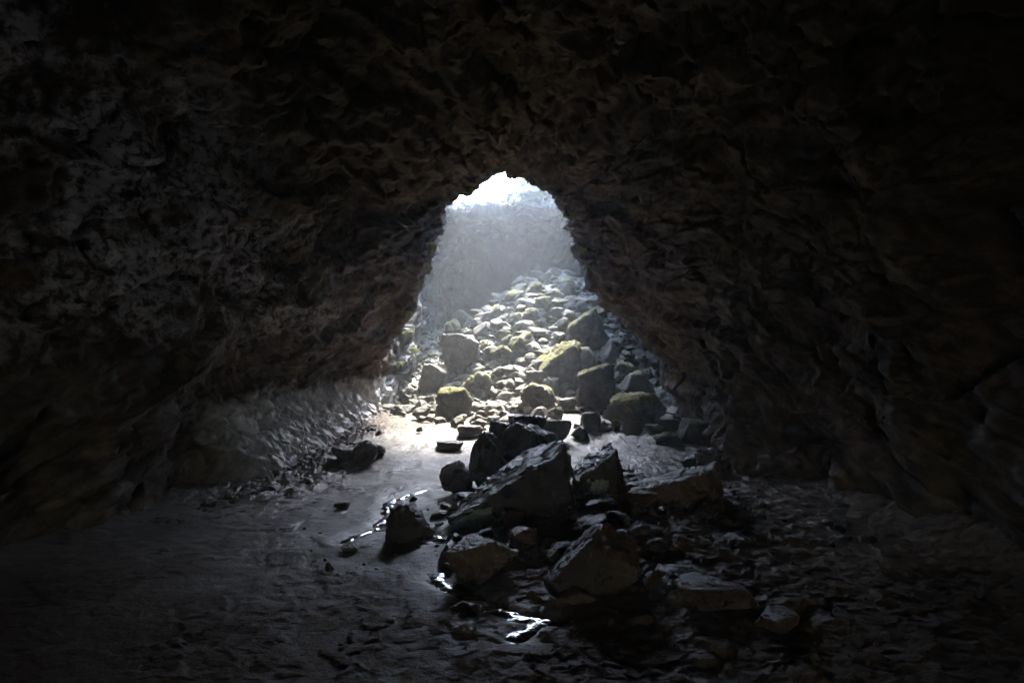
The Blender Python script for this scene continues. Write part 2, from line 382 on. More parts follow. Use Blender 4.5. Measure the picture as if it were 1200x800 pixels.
# ------------------------------------------------------------------ cave walls and vault with the collapsed skylight
ST = [   # y, then 13 points of the cross-section from the left foot over the vault to the right foot
    (-9.0, [(-1.05, -.8), (-1.15, .2), (-1.15, .6), (-1.05, 1.1), (-.8, 1.5), (-.5, 1.85), (0, 2.05), (.5, 1.85), (.8, 1.5), (1.05, 1.1), (1.15, .6), (1.15, .2), (1.05, -.8)]),
    (-6.5, [(-1.8, -.8), (-1.9, .2), (-1.9, 1.0), (-1.8, 1.8), (-1.5, 2.5), (-1.0, 3.1), (0, 3.4), (1.0, 3.1), (1.5, 2.5), (1.8, 1.8), (1.9, 1.0), (1.9, .2), (1.8, -.8)]),
    (-3.5, [(-3.9, -.8), (-4.0, .2), (-4.2, 1.2), (-4.1, 2.2), (-3.5, 3.5), (-2.2, 4.7), (0, 5.3), (2.1, 4.7), (3.3, 3.5), (3.8, 2.2), (3.8, 1.2), (3.6, .2), (3.5, -.8)]),
    (1.0, [(-4.1, -.8), (-4.2, .2), (-4.4, 1.2), (-4.3, 2.2), (-3.7, 3.5), (-2.3, 4.8), (0, 5.5), (2.1, 4.8), (3.3, 3.5), (3.8, 2.2), (3.8, 1.2), (3.6, .2), (3.5, -.8)]),
    (4.0, [(-3.9, -.8), (-4.0, .2), (-4.2, 1.2), (-4.1, 2.2), (-3.5, 3.4), (-2.2, 4.7), (0, 5.4), (2.1, 4.7), (3.3, 3.4), (3.75, 2.2), (3.7, 1.2), (3.5, .2), (3.4, -.8)]),
    (6.2, [(-3.6, -.8), (-3.6, .2), (-3.7, 1.0), (-3.65, 1.9), (-3.3, 2.9), (-2.2, 4.3), (0, 5.3), (2.0, 4.4), (2.9, 3.3), (3.4, 2.2), (3.5, 1.3), (3.4, .3), (3.35, -.8)]),
    (7.4, [(-3.6, -.8), (-3.75, .2), (-3.75, .9), (-3.45, 1.6), (-3.1, 2.6), (-2.1, 4.1), (-.05, 5.2), (1.9, 4.3), (2.75, 3.2), (3.2, 2.2), (3.3, 1.3), (3.3, .3), (3.3, -.8)]),
    (8.2, [(-2.2, -.8), (-2.75, -.05), (-3.45, .8), (-3.6, 1.2), (-3.05, 2.5), (-2.05, 4.0), (-.1, 5.15), (1.75, 4.3), (2.6, 3.3), (3.0, 2.3), (3.1, 1.4), (2.85, .5), (2.75, -.8)]),
    (9.4, [(-2.1, -.8), (-2.62, -.05), (-3.35, .85), (-3.5, 1.25), (-2.85, 2.4), (-1.95, 3.9), (-.1, 5.05), (1.5, 4.4), (2.2, 3.5), (2.6, 2.5), (2.95, 1.5), (2.8, .5), (2.75, -.8)]),
    (10.6, [(-2.0, -.8), (-2.52, .0), (-3.2, .9), (-3.2, 1.35), (-2.55, 2.4), (-1.8, 3.9), (-.15, 4.95), (1.15, 4.5), (1.75, 3.8), (2.15, 2.9), (2.75, 1.8), (3.2, .8), (3.4, -.8)]),
    (12.0, [(-2.0, -.8), (-2.45, .05), (-2.95, .95), (-2.75, 1.5), (-2.0, 2.7), (-1.45, 4.0), (-.15, 4.85), (.85, 4.55), (1.35, 3.95), (1.7, 3.1), (2.4, 2.0), (3.1, 1.0), (3.4, -.8)]),
    (13.0, [(-2.3, -.8), (-2.5, .2), (-2.6, 1.15), (-1.95, 2.2), (-1.62, 3.2), (-1.12, 4.25), (-.15, 4.86), (.6, 4.6), (1.0, 4.1), (1.28, 3.3), (1.95, 2.25), (2.8, 1.35), (3.25, -.8)]),
    (13.8, [(-2.75, -.8), (-2.75, .5), (-2.6, 1.4), (-2.35, 2.5), (-2.1, 3.7), (-1.5, 4.8), (-.1, 5.3), (1.1, 5.0), (1.6, 4.3), (2.0, 3.3), (2.6, 2.3), (3.2, 1.3), (3.5, -.8)]),
    (15.0, [(-2.65, -.8), (-2.6, .6), (-2.55, 1.6), (-2.55, 2.8), (-2.5, 4.2), (-2.0, 5.3), (0, 5.8), (1.6, 5.4), (2.0, 4.5), (2.3, 3.5), (2.7, 2.5), (3.3, 1.3), (3.7, -.8)]),
    (17.5, [(-2.6, -.8), (-2.6, .6), (-2.55, 1.6), (-2.6, 2.8), (-2.6, 4.2), (-2.3, 5.4), (0, 6.0), (2.0, 5.5), (2.35, 4.6), (2.55, 3.6), (2.9, 2.5), (3.4, 1.3), (3.7, -.8)]),
    (20.0, [(-2.5, -.8), (-2.6, .6), (-2.7, 1.6), (-2.7, 2.8), (-2.6, 4.2), (-2.2, 5.4), (0, 6.0), (2.1, 5.6), (2.5, 4.7), (2.7, 3.6), (3.0, 2.4), (3.3, 1.3), (3.5, -.8)]),
    (23.5, [(-2.2, -.8), (-2.3, .6), (-2.4, 1.6), (-2.4, 2.8), (-2.2, 4.2), (-1.7, 5.2), (0, 5.7), (1.8, 5.3), (2.4, 4.4), (2.7, 3.4), (2.9, 2.3), (3.0, 1.3), (3.0, -.8)]),
    (24.6, [(-1.2, .8), (-1.3, 1.2), (-1.3, 1.7), (-1.3, 2.5), (-1.2, 3.4), (-.9, 4.0), (0, 4.3), (.9, 4.1), (1.3, 3.6), (1.5, 3.0), (1.6, 2.3), (1.6, 1.7), (1.5, .8)]),
    (24.9, [(0, 2.5)] * 13),
]
HOLE_C = (0.05, 18.65); HOLE_A = 2.05; HOLE_B = 3.3

def catmull(xk, v, xq):
    """monotone-ish cubic through values v at knots xk (v may carry trailing axes)"""
    xk = np.asarray(xk, float); v = np.asarray(v, float)
    m = np.gradient(v, axis=0) / np.gradient(xk)[(slice(None),) + (None,) * (v.ndim - 1)]
    d = np.diff(v, axis=0) / np.diff(xk)[(slice(None),) + (None,) * (v.ndim - 1)]
    lim = np.minimum(np.abs(np.concatenate([d[:1], d])), np.abs(np.concatenate([d, d[-1:]]))) * 2.2
    m = np.clip(m, -lim, lim)
    i = np.clip(np.searchsorted(xk, xq) - 1, 0, len(xk) - 2)
    h = xk[i + 1] - xk[i]; t = (xq - xk[i]) / h
    sh = (slice(None),) + (None,) * (v.ndim - 1)
    t, h = t[sh], h[sh]
    return ((2*t**3 - 3*t**2 + 1) * v[i] + (t**3 - 2*t**2 + t) * h * m[i] + (-2*t**3 + 3*t**2) * v[i+1] + (t**3 - t**2) * h * m[i+1])

def build_cave():
    ys = np.concatenate([np.linspace(-9, 2.5, 90), np.linspace(2.52, 6, 110), np.linspace(6.02, 12.4, 380), np.linspace(12.415, 14.2, 120), np.linspace(14.23, 24.9, 260)])
    ns = 640
    prof = np.array([s[1] for s in ST])                                   # station, 13, 2
    P = catmull([s[0] for s in ST], prof, ys)                              # ny, 13, 2
    sk = np.linspace(0, 1, 13); sq = np.linspace(0, 1, ns)
    Q = catmull(sk, P.transpose(1, 0, 2), sq).transpose(1, 0, 2)           # ny, ns, 2
    x = Q[..., 0].ravel(); z = Q[..., 1].ravel(); y = np.repeat(ys, ns)
    p = np.stack([x, y, z], 1)
    # the collapsed skylight: the vault inside the outline is turned up into a funnel
    wob = 0.13 * fbm(p * np.array([1.1, 1.1, 0]) + 9, 3)
    ex = (x - HOLE_C[0]) / HOLE_A; ey = (y - HOLE_C[1]) / HOLE_B
    e = (np.abs(ex) ** 2.8 + np.abs(ey) ** 2.8) ** (1 / 2.8) * (1 + wob * 1.5)
    up = (z > 4.0)
    inside = up & (e < 1)
    t = np.clip((1 - e) / 0.55, 0, 1)
    ang = np.arctan2(ey, ex)
    farside = sstep(-0.2, 0.7, np.sin(ang))
    k = (1 + (0.10 + 0.22 * farside) * t) / np.maximum(e, 1e-3)
    notch = farside * sstep(0.25, -0.1, x) * sstep(-1.6, -1.2, x)
    lift = 2.0 * t * (1 - 0.9 * notch) * (1 - 0.5 * farside)
    p[inside, 0] = (HOLE_C[0] + (x - HOLE_C[0]) * k)[inside]
    p[inside, 1] = (HOLE_C[1] + (y - HOLE_C[1]) * k)[inside]
    p[inside, 2] = (z + lift)[inside]
    # rim dips to the right of the bright ledge
    ny = len(ys)
    def normals(p):
        G = p.reshape(ny, ns, 3)
        a = np.gradient(G, axis=0); b = np.gradient(G, axis=1)
        n = np.cross(b, a); n /= np.maximum(np.linalg.norm(n, axis=2), 1e-9)[..., None]
        return n.reshape(-1, 3)
    n = normals(p)                                       # points into the cave or out: settle by the axis
    base = p.copy()
    cen = np.stack([np.zeros(len(p)), p[:, 1], np.full(len(p), 1.8)], 1)
    flip = np.sign(np.median((n * (cen - p)).sum(1)))
    n *= flip
    warp = np.stack([fbm(p * 0.8 + 3, 3), fbm(p * 0.8 + 21, 3), fbm(p * 0.8 + 47, 3)], 1)
    st = np.stack([p[:, 0], p[:, 1], p[:, 2] - 0.34 * p[:, 1]], 1)
    big = fbm(p * 0.55 + 11, 4)
    lipcalm = 1 - 0.8 * np.exp(-((p[:, 1] - 13.0) / 0.8) ** 2)
    d = 0.42 * big * lipcalm
    fA, cA = facets(st * np.array([1.0, 0.27, 1.2]) + 0.5 * warp, 1, 0.9)
    d += 0.22 * fA * lipcalm
    strat = fbm(st * np.array([2.2, 0.45, 2.2]) + 0.7 * warp, 3, gain=0.42, ridged=True)
    d += 0.14 * strat
    fM, cM = facets(st * np.array([2.4, 0.5, 2.4]) + 0.2 * warp, 12, 0.9)
    d += 0.10 * fM - 0.03 * sstep(0.07, 0.0, cM)
    fB, cB = facets(st * np.array([5.0, 1.1, 5.0]) + 0.2 * warp, 5, 0.9)
    deep = 1 - 0.75 * sstep(14.0, 16.0, p[:, 1])
    d += deep * (0.042 * fB - 0.02 * sstep(0.08, 0.0, cB))
    d += 0.03 * fbm(p * 5.0, 4, gain=0.5)
    fS, cS = facets(st * np.array([11, 2.6, 11]) + 0.2 * warp, 15, 0.9)
    d += 0.014 * deep * fS
    # chunky, down-slope splintered rock on the pale ledge of the left wall
    led = (x < -2) * sstep(7.4, 8.2, y) * sstep(14.4, 13.2, y) * sstep(1.5, 0.9, z)
    sp = np.stack([p[:, 1] * 3.6 + p[:, 2] * 2.2, p[:, 2] * 1.6 - p[:, 1] * 0.8, p[:, 0] * 2], 1)
    fC, cC = facets(sp * 0.75 + 0.5 * warp, 7, 0.9)
    d *= 1 - 0.75 * led
    fE, cE = facets(p * 3.2 + 0.3 * warp, 31, 0.9)
    fF, cF = facets(p * 8.0 + 0.3 * warp, 33, 0.9)
    d += led * (0.06 * fE + 0.03 * fF - 0.03 * sstep(0.08, 0.0, cE))
    d += led * (0.045 * fC - 0.05 * sstep(0.10, 0.0, cC))
    fD, cD = facets(sp * np.array([1.7, 2.4, 2.0]) + 0.5 * warp, 8, 0.9)
    d += led * (0.015 * fD - 0.012 * sstep(0.1, 0.0, cD))
    rp = (x > 2) * sstep(6.6, 7.6, y) * sstep(11, 10, y) * sstep(1.6, 1.0, z)
    d += rp * (0.05 * fC + 0.025 * fD)
    calm_back = sstep(24.9, 24.0, p[:, 1])
    p = p + n * (d * calm_back)[:, None]
    F = grid_faces(ny, ns)
    keep = ~((e[F] < 0.45).all(1) & up[F].all(1))
    F = F[keep]
    me = mesh_np('cave_walls', p, F)
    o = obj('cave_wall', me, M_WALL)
    # coarse unseen shell added behind the broken surface to stop sky light leaking in
    iy = np.unique(np.append(np.arange(0, ny, 8), ny - 1)); js = np.unique(np.append(np.arange(0, ns, 8), ns - 1))
    pick = (iy[:, None] * ns + js[None, :]).ravel()
    G = grid_faces(len(iy), len(js)); es, us = e[pick], up[pick]
    yy = y[pick]
    G = G[~(((es[G] < 1.45) | (yy[G] > 20.5)).any(1) & us[G].all(1))]
    shell = obj('light_block_shell', mesh_np('light_block_shell', (base - n * 0.75)[pick], G), M_WALL)
    tag(shell, 'unseen shell added around the cave to block stray sky light', kind='structure')
    tag(o, 'dark rugged rock walls and vault of the cave around the collapsed skylight', kind='structure')
    return o
cave = build_cave()

# ------------------------------------------------------------------ rocks
_ico = {}
def ico(sub):
    if sub not in _ico:
        bm = bmesh.new(); bmesh.ops.create_icosphere(bm, subdivisions=sub, radius=1)
        v = np.array([q.co[:] for q in bm.verts]); v /= np.linalg.norm(v, axis=1)[:, None]
        f = np.array([[l.index for l in q.verts] for q in bm.faces]); bm.free()
        _ico[sub] = (v, f)
    return _ico[sub]

def rock_verts(seed, sub, planes=15, sharp=34, extra=(), rough=0.075, flat_top=None):
    r = np.random.default_rng(seed)
    v, f = ico(sub)
    n = r.normal(size=(planes, 3)); n /= np.linalg.norm(n, axis=1)[:, None]
    dist = r.uniform(0.5, 0.92, planes)
    ns = [n]; ds = [dist]
    for (e, dd) in extra:
        e = np.array(e, float); ns.append((e / np.linalg.norm(e))[None]); ds.append(np.array([dd]))
    n = np.concatenate(ns); dist = np.concatenate(ds)
    c = np.maximum(v @ n.T, 1e-3) / dist[None]             # 1/distance to each plane
    inv = (np.power(np.concatenate([c, np.full((len(v), 1), 0.86)], 1), sharp).sum(1)) ** (1 / sharp)
    p = v / inv[:, None]
    o = seed * 3.7 % 97
    q = p * 1.7 + o
    d = 0.05 * fbm(q, 3) + rough * fbm(p * 5 + o, 5 if sub > 3 else 3, gain=0.6)
    if sub > 3:
        fc, cr = facets(p * 2.6 + o + 0.4 * fbm(p * 2 + o, 2)[:, None], seed % 50, 0.8)
        d += 0.10 * fc - 0.05 * sstep(0.07, 0, cr)
        fc, cr = facets(p * 6.5 + o, seed % 50 + 3, 0.8)
        d += 0.035 * fc + 0.03 * fbm(p * 3.5 + o + 5, 4, ridged=True)
    p = p * (1 + d)[:, None]
    return p, f

def fit(p, w, dep, h):
    lo, hi = p.min(0), p.max(0)
    q = (p - (lo + hi) / 2) / (hi - lo)
    return q * np.array([w, dep, h])

def patch_mesh(name, p, f, sel, off, seed):
    """thin cushion grown on the selected faces of a rock"""
    out = []
    ids = np.nonzero(sel)[0]
    if len(ids) < 8: return out
    lab = np.full(len(p), -1); fs = f[ids]; lab[fs.ravel()] = fs.ravel()
    while True:                                             # spread the lowest vertex number over each piece
        m = lab[fs].min(1); old = lab.copy()
        for k in range(3): np.minimum.at(lab, fs[:, k], m)
        if (lab == old).all(): break
    comp = lab[fs[:, 0]]
    for c in np.unique(comp):
        q = ids[comp == c]
        if len(q) >= max(10, len(f) // 400): out.append(patch_piece(name, p, f, q, off, seed))
    return out

def patch_piece(name, p, f, sel, off, seed):
    fs = f[sel]
    used, inv = np.unique(fs.ravel(), return_inverse=True)
    v = p[used]
    a, b, c = p[f[:, 0]], p[f[:, 1]], p[f[:, 2]]
    fn = np.cross(b - a, c - a); vn = np.zeros_like(p)
    for k in range(3): np.add.at(vn, f[:, k], fn)
    vn /= np.maximum(np.linalg.norm(vn, axis=1), 1e-9)[:, None]
    cnt = np.bincount(fs.ravel(), minlength=len(p)); tot = np.bincount(f.ravel(), minlength=len(p))
    inner = (cnt == tot)[used]
    hgt = np.where(inner, off * (0.3 + 1.2 * np.abs(perlin(v * 14 + seed)) + 1.0 * np.abs(perlin(v * 45 + seed))), -0.004)
    return mesh_np(name, v + vn[used] * hgt[:, None], inv.reshape(fs.shape))

def face_info(p, f):
    a, b, c = p[f[:, 0]], p[f[:, 1]], p[f[:, 2]]
    fn = np.cross(b - a, c - a); fn /= np.maximum(np.linalg.norm(fn, axis=1), 1e-12)[:, None]
    return fn, (a + b + c) / 3

COUNT = [0]
def boulder(px, by, wpx, hpx, label, mat=None, name='boulder', cat='boulder', sub=4, seed=None, extra=(), planes=14, sharp=34,
            depth=1.0, sink=0.18, moss=0.0, lichen=None, group=None, d=None, back=0.35, rough=0.075):
    """a rock whose front foot shows at pixel (px, by) on the ground and that measures wpx by hpx pixels there"""
    COUNT[0] += 1
    seed = seed or COUNT[0] * 11 + 5
    d = d or at(px, by)
    s = (d + 0.2 * wpx / FPX * d) / FPX
    W, H = wpx * s, hpx * s
    Dp = W * depth
    p, f = rock_verts(seed, sub, planes, sharp, extra, rough)
    y = d + Dp * back
    x = CAM[0] + (px - 600) / FPX * (d + 0.3 * Dp)
    zt = CAM[2] + (400 - by) / FPX * d + H
    zf = min(zt - H, float(ground_base(x, d)), float(ground_base(x, y))) - H * sink   # bedded in the ground
    Hf = zt - zf
    p = fit(p, W, Dp, Hf)
    p[:, 2] += Hf / 2                                       # origin at the foot
    o = obj(name, mesh_np(name, p, f), mat or M_GREY, loc=(x, y, zf))
    tag(o, label, cat, group)
    fn, cen = face_info(p, f)
    if moss:
        ns = fbm(cen * (3.0 / max(W, 0.3)) + seed, 4)
        sel = (fn[:, 2] + 1.3 * ns > 1.02 - moss) & (cen[:, 2] > Hf * 0.45)
        for me in patch_mesh('moss', p, f, sel, 0.022, seed): obj('moss', me, M_MOSS, o)
    if lichen:
        for (lx, lz, rad) in lichen:                        # spot on the camera side, in shares of width and height
            c = np.array([lx * W, 0, lz * Hf])
            dd = np.sqrt(((cen[:, [0, 2]] - c[[0, 2]]) ** 2 / (rad * W) ** 2 * np.array([1, 1.6])).sum(1))
            sel = (fn[:, 1] < -0.1) & (dd + 0.9 * fbm(cen * 9 + seed, 4) < 0.75)
            for me in patch_mesh('lichen', p, f, sel, 0.006, seed): obj('lichen', me, M_LICHEN, o)
    return o

TL = ((-0.55, -0.35, 0.8), 0.42)      # a broad face turned up and to the left
FT = ((0, 0.05, 1), 0.5)              # flat top
FR = ((0, -1, 0.05), 0.55)            # flat front
RT = ((1, -0.1, 0.1), 0.6); LF = ((-1, -0.1, 0.1), 0.6)

B = boulder
# --- on the rubble slope
B(655, 452, 58, 52, 'large boulder with a broad sunlit yellow-mossy face tilted up to the left', M_MOSSY, extra=(TL, RT, FR), moss=0.75, sub=5)
B(690, 411, 60, 50, 'biggest mossy boulder high on the right of the rubble, dark front', M_MOSSY, extra=(FR, ((-.5, 0, .9), .6)), moss=0.62, sub=5)
B(687, 441, 30, 34, 'upright pointed boulder behind the large sharp-ridged one, right of the mossy slanted boulder', M_GREY, extra=(FR, RT), moss=0.4)
B(698, 482, 50, 56, 'large grey boulder with a bright sharp ridge and tall dark front', M_GREY, extra=(FR, ((-.35, 0, .9), .55), RT), moss=0.3, sub=5)
B(711, 430, 27, 32, 'pale lit slab leaning left below the biggest mossy boulder', M_PALE, extra=(TL, RT), moss=0.25, depth=0.8)
B(731, 444, 28, 22, 'small dark boulder with a lit rounded top right of the leaning slab', M_GREY, moss=0.35)
B(746, 468, 42, 33, 'dark rounded boulder in shade at the right side of the rubble', M_GREY, extra=(FR,), moss=0.15)
B(742, 500, 72, 37, 'wide low boulder with a flat mossy top at the right foot of the rubble', M_MOSSY, extra=(FT, FR), moss=0.75, sub=5)
B(720, 478, 17, 11, 'round knob of rock on the left end of the wide mossy boulder', M_GREY, d=13.7, name='stone', cat='stone')
B(631, 486, 44, 36, 'plain rounded grey boulder in the centre of the rubble foot', M_GREY, extra=(FR,), moss=0.15, sub=5)
B(628, 457, 30, 23, 'grey angular boulder behind the rounded central one', M_GREY, extra=(FR, LF))
B(646, 466, 21, 24, 'dark knobbly boulder between the rounded central boulder and the mossy slanted one', M_GREY)
B(531, 490, 46, 35, 'barrel-shaped boulder with a thin yellow-green moss cap at the left rubble foot', M_GREY, extra=(FR, FT, LF), moss=0.8, sub=5)
B(558, 464, 38, 29, 'mossy rounded boulder just behind and right of the barrel-shaped one', M_MOSSY, moss=0.68, extra=(FR,))
B(541, 436, 46, 45, 'tall boulder with a flat white sunlit top left of the rubble', M_PALE, extra=(FT, FR), planes=9, sub=5)
B(508, 460, 38, 34, 'dark squat boulder with a flat pale top against the left wall', M_GREY, extra=(FT, FR), planes=9)
B(531, 397, 22, 23, 'dark boulder with a yellow-green cap above the flat white-topped one', M_GREY, moss=0.7, extra=(FR,))
B(540, 384, 25, 21, 'topmost dim boulder at the left edge of the rubble', M_GREY, extra=(FR,))
B(589, 429, 30, 24, 'boulder with a ragged moss fringe left of the rubble centre', M_MOSSY, moss=0.62, extra=(FR,))
B(612, 418, 32, 28, 'broad shaded boulder with a mossy upper edge in mid slope', M_MOSSY, moss=0.55, extra=(FR,))
B(636, 373, 22, 26, 'upright boulder with a rounded bright cap in upper mid slope', M_MOSSY, moss=0.62, extra=(FR,))
B(622, 382, 18, 22, 'narrow dark-fronted boulder with a pale crest beside the rounded-cap boulder', M_GREY, moss=0.5, extra=(FR,))
B(608, 384, 17, 18, 'small mossy boulder left of the narrow dark-fronted one', M_MOSSY, moss=0.65, extra=(FR,))
B(652, 357, 20, 18, 'grey boulder of the upper slope behind the rounded-cap boulder', M_GREY, moss=0.35, extra=(FR,))
B(664, 345, 19, 20, 'upper boulder with a small bright moss cap near the right wall', M_MOSSY, moss=0.68, extra=(FR,))
B(626, 350, 22, 19, 'wide mossy boulder near the top of the slope', M_MOSSY, moss=0.72, extra=(FR,))
B(602, 357, 22, 19, 'moss-covered boulder at the upper left corner of the lit slope', M_MOSSY, moss=0.8)
B(697, 363, 21, 18, 'dark boulder against the right wall at the top of the slope', M_GREY, extra=(FR,))
B(702, 375, 21, 14, 'low dark boulder right above the biggest mossy boulder', M_GREY, moss=0.3)
B(580, 376, 21, 20, 'dim mossy boulder in the haze left of the upper slope', M_MOSSY, moss=0.6)
B(650, 335, 15, 12, 'small moss-topped boulder at the crest of the rubble', M_MOSSY, moss=0.7)
B(590, 402, 20, 15, 'grey angular boulder in the left middle of the slope', M_GREY, moss=0.3)
B(566, 413, 19, 15, 'small grey boulder right of the flat white-topped one', M_GREY, moss=0.3)
# --- foot of the rubble
B(692, 508, 26, 25, 'cube-shaped grey block standing at the foot of the rubble', M_GREY, extra=(FT, FR, LF, RT), planes=5, sharp=30)
B(653, 520, 35, 28, 'white-topped block behind the dark foreground boulders', M_PALE, extra=(FT, FR, LF), planes=6, sharp=24)
B(680, 517, 22, 18, 'dark wet stone right of the white-topped block', M_DARK)
B(740, 511, 27, 17, 'rounded grey stone in front of the wide mossy boulder', M_GREY, name='stone', cat='stone')
B(724, 507, 17, 14, 'mossy stone touching the rounded grey one in front of the wide boulder', M_MOSSY, name='stone', cat='stone', moss=0.5)
B(707, 507, 14, 14, 'small dark stone beside the cube-shaped block', M_GREY, name='stone', cat='stone')
B(651, 493, 19, 16, 'little peaked stone below the rounded central boulder', M_GREY, name='stone', cat='stone')
B(664, 484, 24, 18, 'rough brown-grey stone left of the sharp-ridged boulder foot', M_GREY, name='stone', cat='stone')
B(665, 464, 18, 16, 'pale broken stone wedged under the mossy slanted boulder', M_PALE, name='stone', cat='stone')
B(769, 512, 26, 14, 'flat layered stone right of the rounded grey stone', M_GREY, name='stone', cat='stone', extra=(FT,))
B(787, 504, 30, 12, 'flat slab stone on the right rubble edge', M_GREY, name='stone', cat='stone', extra=(FT,))
B(795, 489, 28, 13, 'tilted pale slab at the right wall of the chamber', M_PALE, name='stone', cat='stone', extra=(TL,))
B(785, 523, 36, 14, 'low dark stone with a greenish hump near the right wall', M_GREY, name='stone', cat='stone', moss=0.25)
B(818, 521, 52, 27, 'dark boulder under the right wall overhang with a pale left edge', M_GREY, extra=(FT, FR), moss=0.1)
B(494, 492, 22, 15, 'brown stone left of the barrel-shaped boulder', M_GREY, name='stone', cat='stone')
B(502, 478, 15, 14, 'grey stone tucked behind the brown one by the barrel-shaped boulder', M_GREY, name='stone', cat='stone')
B(483, 479, 14, 11, 'small stone on the pale sand at the left wall', M_GREY, name='stone', cat='stone')
B(536, 501, 18, 13, 'rounded stone in front of the barrel-shaped boulder', M_GREY, name='stone', cat='stone')
B(551, 513, 31, 14, 'flat dark-sided stone left of the foreground boulders', M_GREY, name='stone', cat='stone', extra=(FT,))
B(567, 496, 19, 11, 'low rounded stone in the pale rubble, left of centre', M_GREY, name='stone', cat='stone')
B(588, 494, 20, 13, 'lumpy stone behind the small dark foreground boulder', M_GREY, name='stone', cat='stone')
B(516, 498, 16, 9, 'small pale stone on the sand before the barrel-shaped boulder', M_PALE, name='stone', cat='stone')
B(527, 528, 34, 10, 'flat black slab lying alone on the pale floor', M_DARK, name='stone', cat='stone', extra=(FT,))
# --- dark pile in the middle of the cave
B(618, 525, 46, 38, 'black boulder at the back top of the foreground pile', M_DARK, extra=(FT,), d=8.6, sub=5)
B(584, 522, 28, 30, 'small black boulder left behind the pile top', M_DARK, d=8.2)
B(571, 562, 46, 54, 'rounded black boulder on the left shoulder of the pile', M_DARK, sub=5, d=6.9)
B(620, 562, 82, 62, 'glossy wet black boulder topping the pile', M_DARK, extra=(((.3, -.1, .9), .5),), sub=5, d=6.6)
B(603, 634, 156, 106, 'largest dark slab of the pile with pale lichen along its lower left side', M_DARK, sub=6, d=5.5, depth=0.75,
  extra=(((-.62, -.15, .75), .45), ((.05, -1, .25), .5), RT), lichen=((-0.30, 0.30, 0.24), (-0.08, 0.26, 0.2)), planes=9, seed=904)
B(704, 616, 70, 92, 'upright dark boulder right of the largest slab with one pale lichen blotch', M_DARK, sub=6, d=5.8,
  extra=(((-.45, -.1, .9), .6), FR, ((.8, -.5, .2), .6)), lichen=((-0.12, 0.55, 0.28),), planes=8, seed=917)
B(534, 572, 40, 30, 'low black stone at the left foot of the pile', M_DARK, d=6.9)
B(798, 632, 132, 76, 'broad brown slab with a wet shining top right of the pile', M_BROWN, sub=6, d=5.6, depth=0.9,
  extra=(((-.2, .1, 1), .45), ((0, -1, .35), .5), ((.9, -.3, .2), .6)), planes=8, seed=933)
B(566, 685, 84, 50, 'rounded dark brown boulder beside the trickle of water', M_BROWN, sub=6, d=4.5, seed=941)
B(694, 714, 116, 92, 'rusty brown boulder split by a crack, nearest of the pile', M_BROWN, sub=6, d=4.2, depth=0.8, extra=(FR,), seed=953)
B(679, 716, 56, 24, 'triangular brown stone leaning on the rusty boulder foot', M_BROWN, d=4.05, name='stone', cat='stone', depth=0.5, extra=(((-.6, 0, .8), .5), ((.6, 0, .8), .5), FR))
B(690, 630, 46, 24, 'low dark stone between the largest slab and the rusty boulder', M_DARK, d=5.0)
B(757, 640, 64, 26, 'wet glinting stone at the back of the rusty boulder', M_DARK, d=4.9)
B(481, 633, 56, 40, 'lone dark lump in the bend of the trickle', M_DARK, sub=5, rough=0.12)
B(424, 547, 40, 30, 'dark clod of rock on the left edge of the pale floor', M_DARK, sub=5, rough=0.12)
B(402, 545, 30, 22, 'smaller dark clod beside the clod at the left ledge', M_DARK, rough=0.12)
B(440, 538, 24, 18, 'crumbling clod behind the dark clods at the left ledge', M_DARK, rough=0.12)
B(836, 558, 46, 30, 'wet lumpy stone by the right wall foot, shining blue', M_DARK, sub=5, rough=0.1)
B(812, 549, 34, 16, 'flat wet stone left of the lumpy one by the right wall', M_DARK, rough=0.1)
B(936, 641, 30, 11, 'flat reddish stone on the right floor', M_BROWN, name='stone', cat='stone', extra=(FT,))
B(912, 742, 54, 18, 'flat tan stone sunk in the wet floor at lower right', M_BROWN, name='stone', cat='stone', extra=(FT,))
B(835, 716, 90, 24, 'long low brown stone on the wet floor right of the rusty boulder', M_BROWN, name='stone', cat='stone', extra=(FT,), sub=5)
B(546, 722, 40, 12, 'small dark stone sunk beside the lower trickle', M_DARK, name='stone', cat='stone')
B(544, 746, 30, 12, 'small brown stone in the mud left of the lower trickle', M_BROWN, name='stone', cat='stone')
B(800, 690, 60, 20, 'wet dark stone in front of the broad brown slab', M_DARK, name='stone', cat='stone')

# --- small stones: countable ones share a few meshes
SMALL = []
for k in range(14):
    p, f = rock_verts(500 + k, 3, 12, 34, rough=0.05)
    q = fit(p, 1.0, 0.9, 0.7); q[:, 2] += 0.25
    SMALL.append(mesh_np('stone', q, f, smooth=(k % 3 == 0)))
LAND = [(655, 430, 'slanted mossy boulder'), (690, 385, 'biggest mossy boulder'), (698, 455, 'sharp-ridged boulder'), (742, 482, 'wide flat-topped boulder'),
    (631, 468, 'rounded central boulder'), (531, 473, 'barrel-shaped boulder'), (541, 415, 'flat white-topped boulder'), (508, 445, 'squat boulder by the left wall'),
    (589, 418, 'moss-fringed boulder'), (612, 405, 'broad mid-slope boulder'), (636, 360, 'round-capped boulder'), (664, 335, 'capped boulder by right wall'),
    (626, 340, 'wide mossy boulder near the crest'), (602, 348, 'moss-covered upper left boulder'), (580, 366, 'dim mossy boulder in the haze'),
    (692, 495, 'cube-shaped block'), (653, 506, 'white-topped block'), (567, 490, 'low rounded stone in pale rubble'), (603, 580, 'largest dark slab'),
    (704, 570, 'upright dark boulder'), (798, 594, 'broad brown slab'), (566, 660, 'dark brown boulder by the trickle'), (694, 668, 'rusty split boulder')]
USED = set()
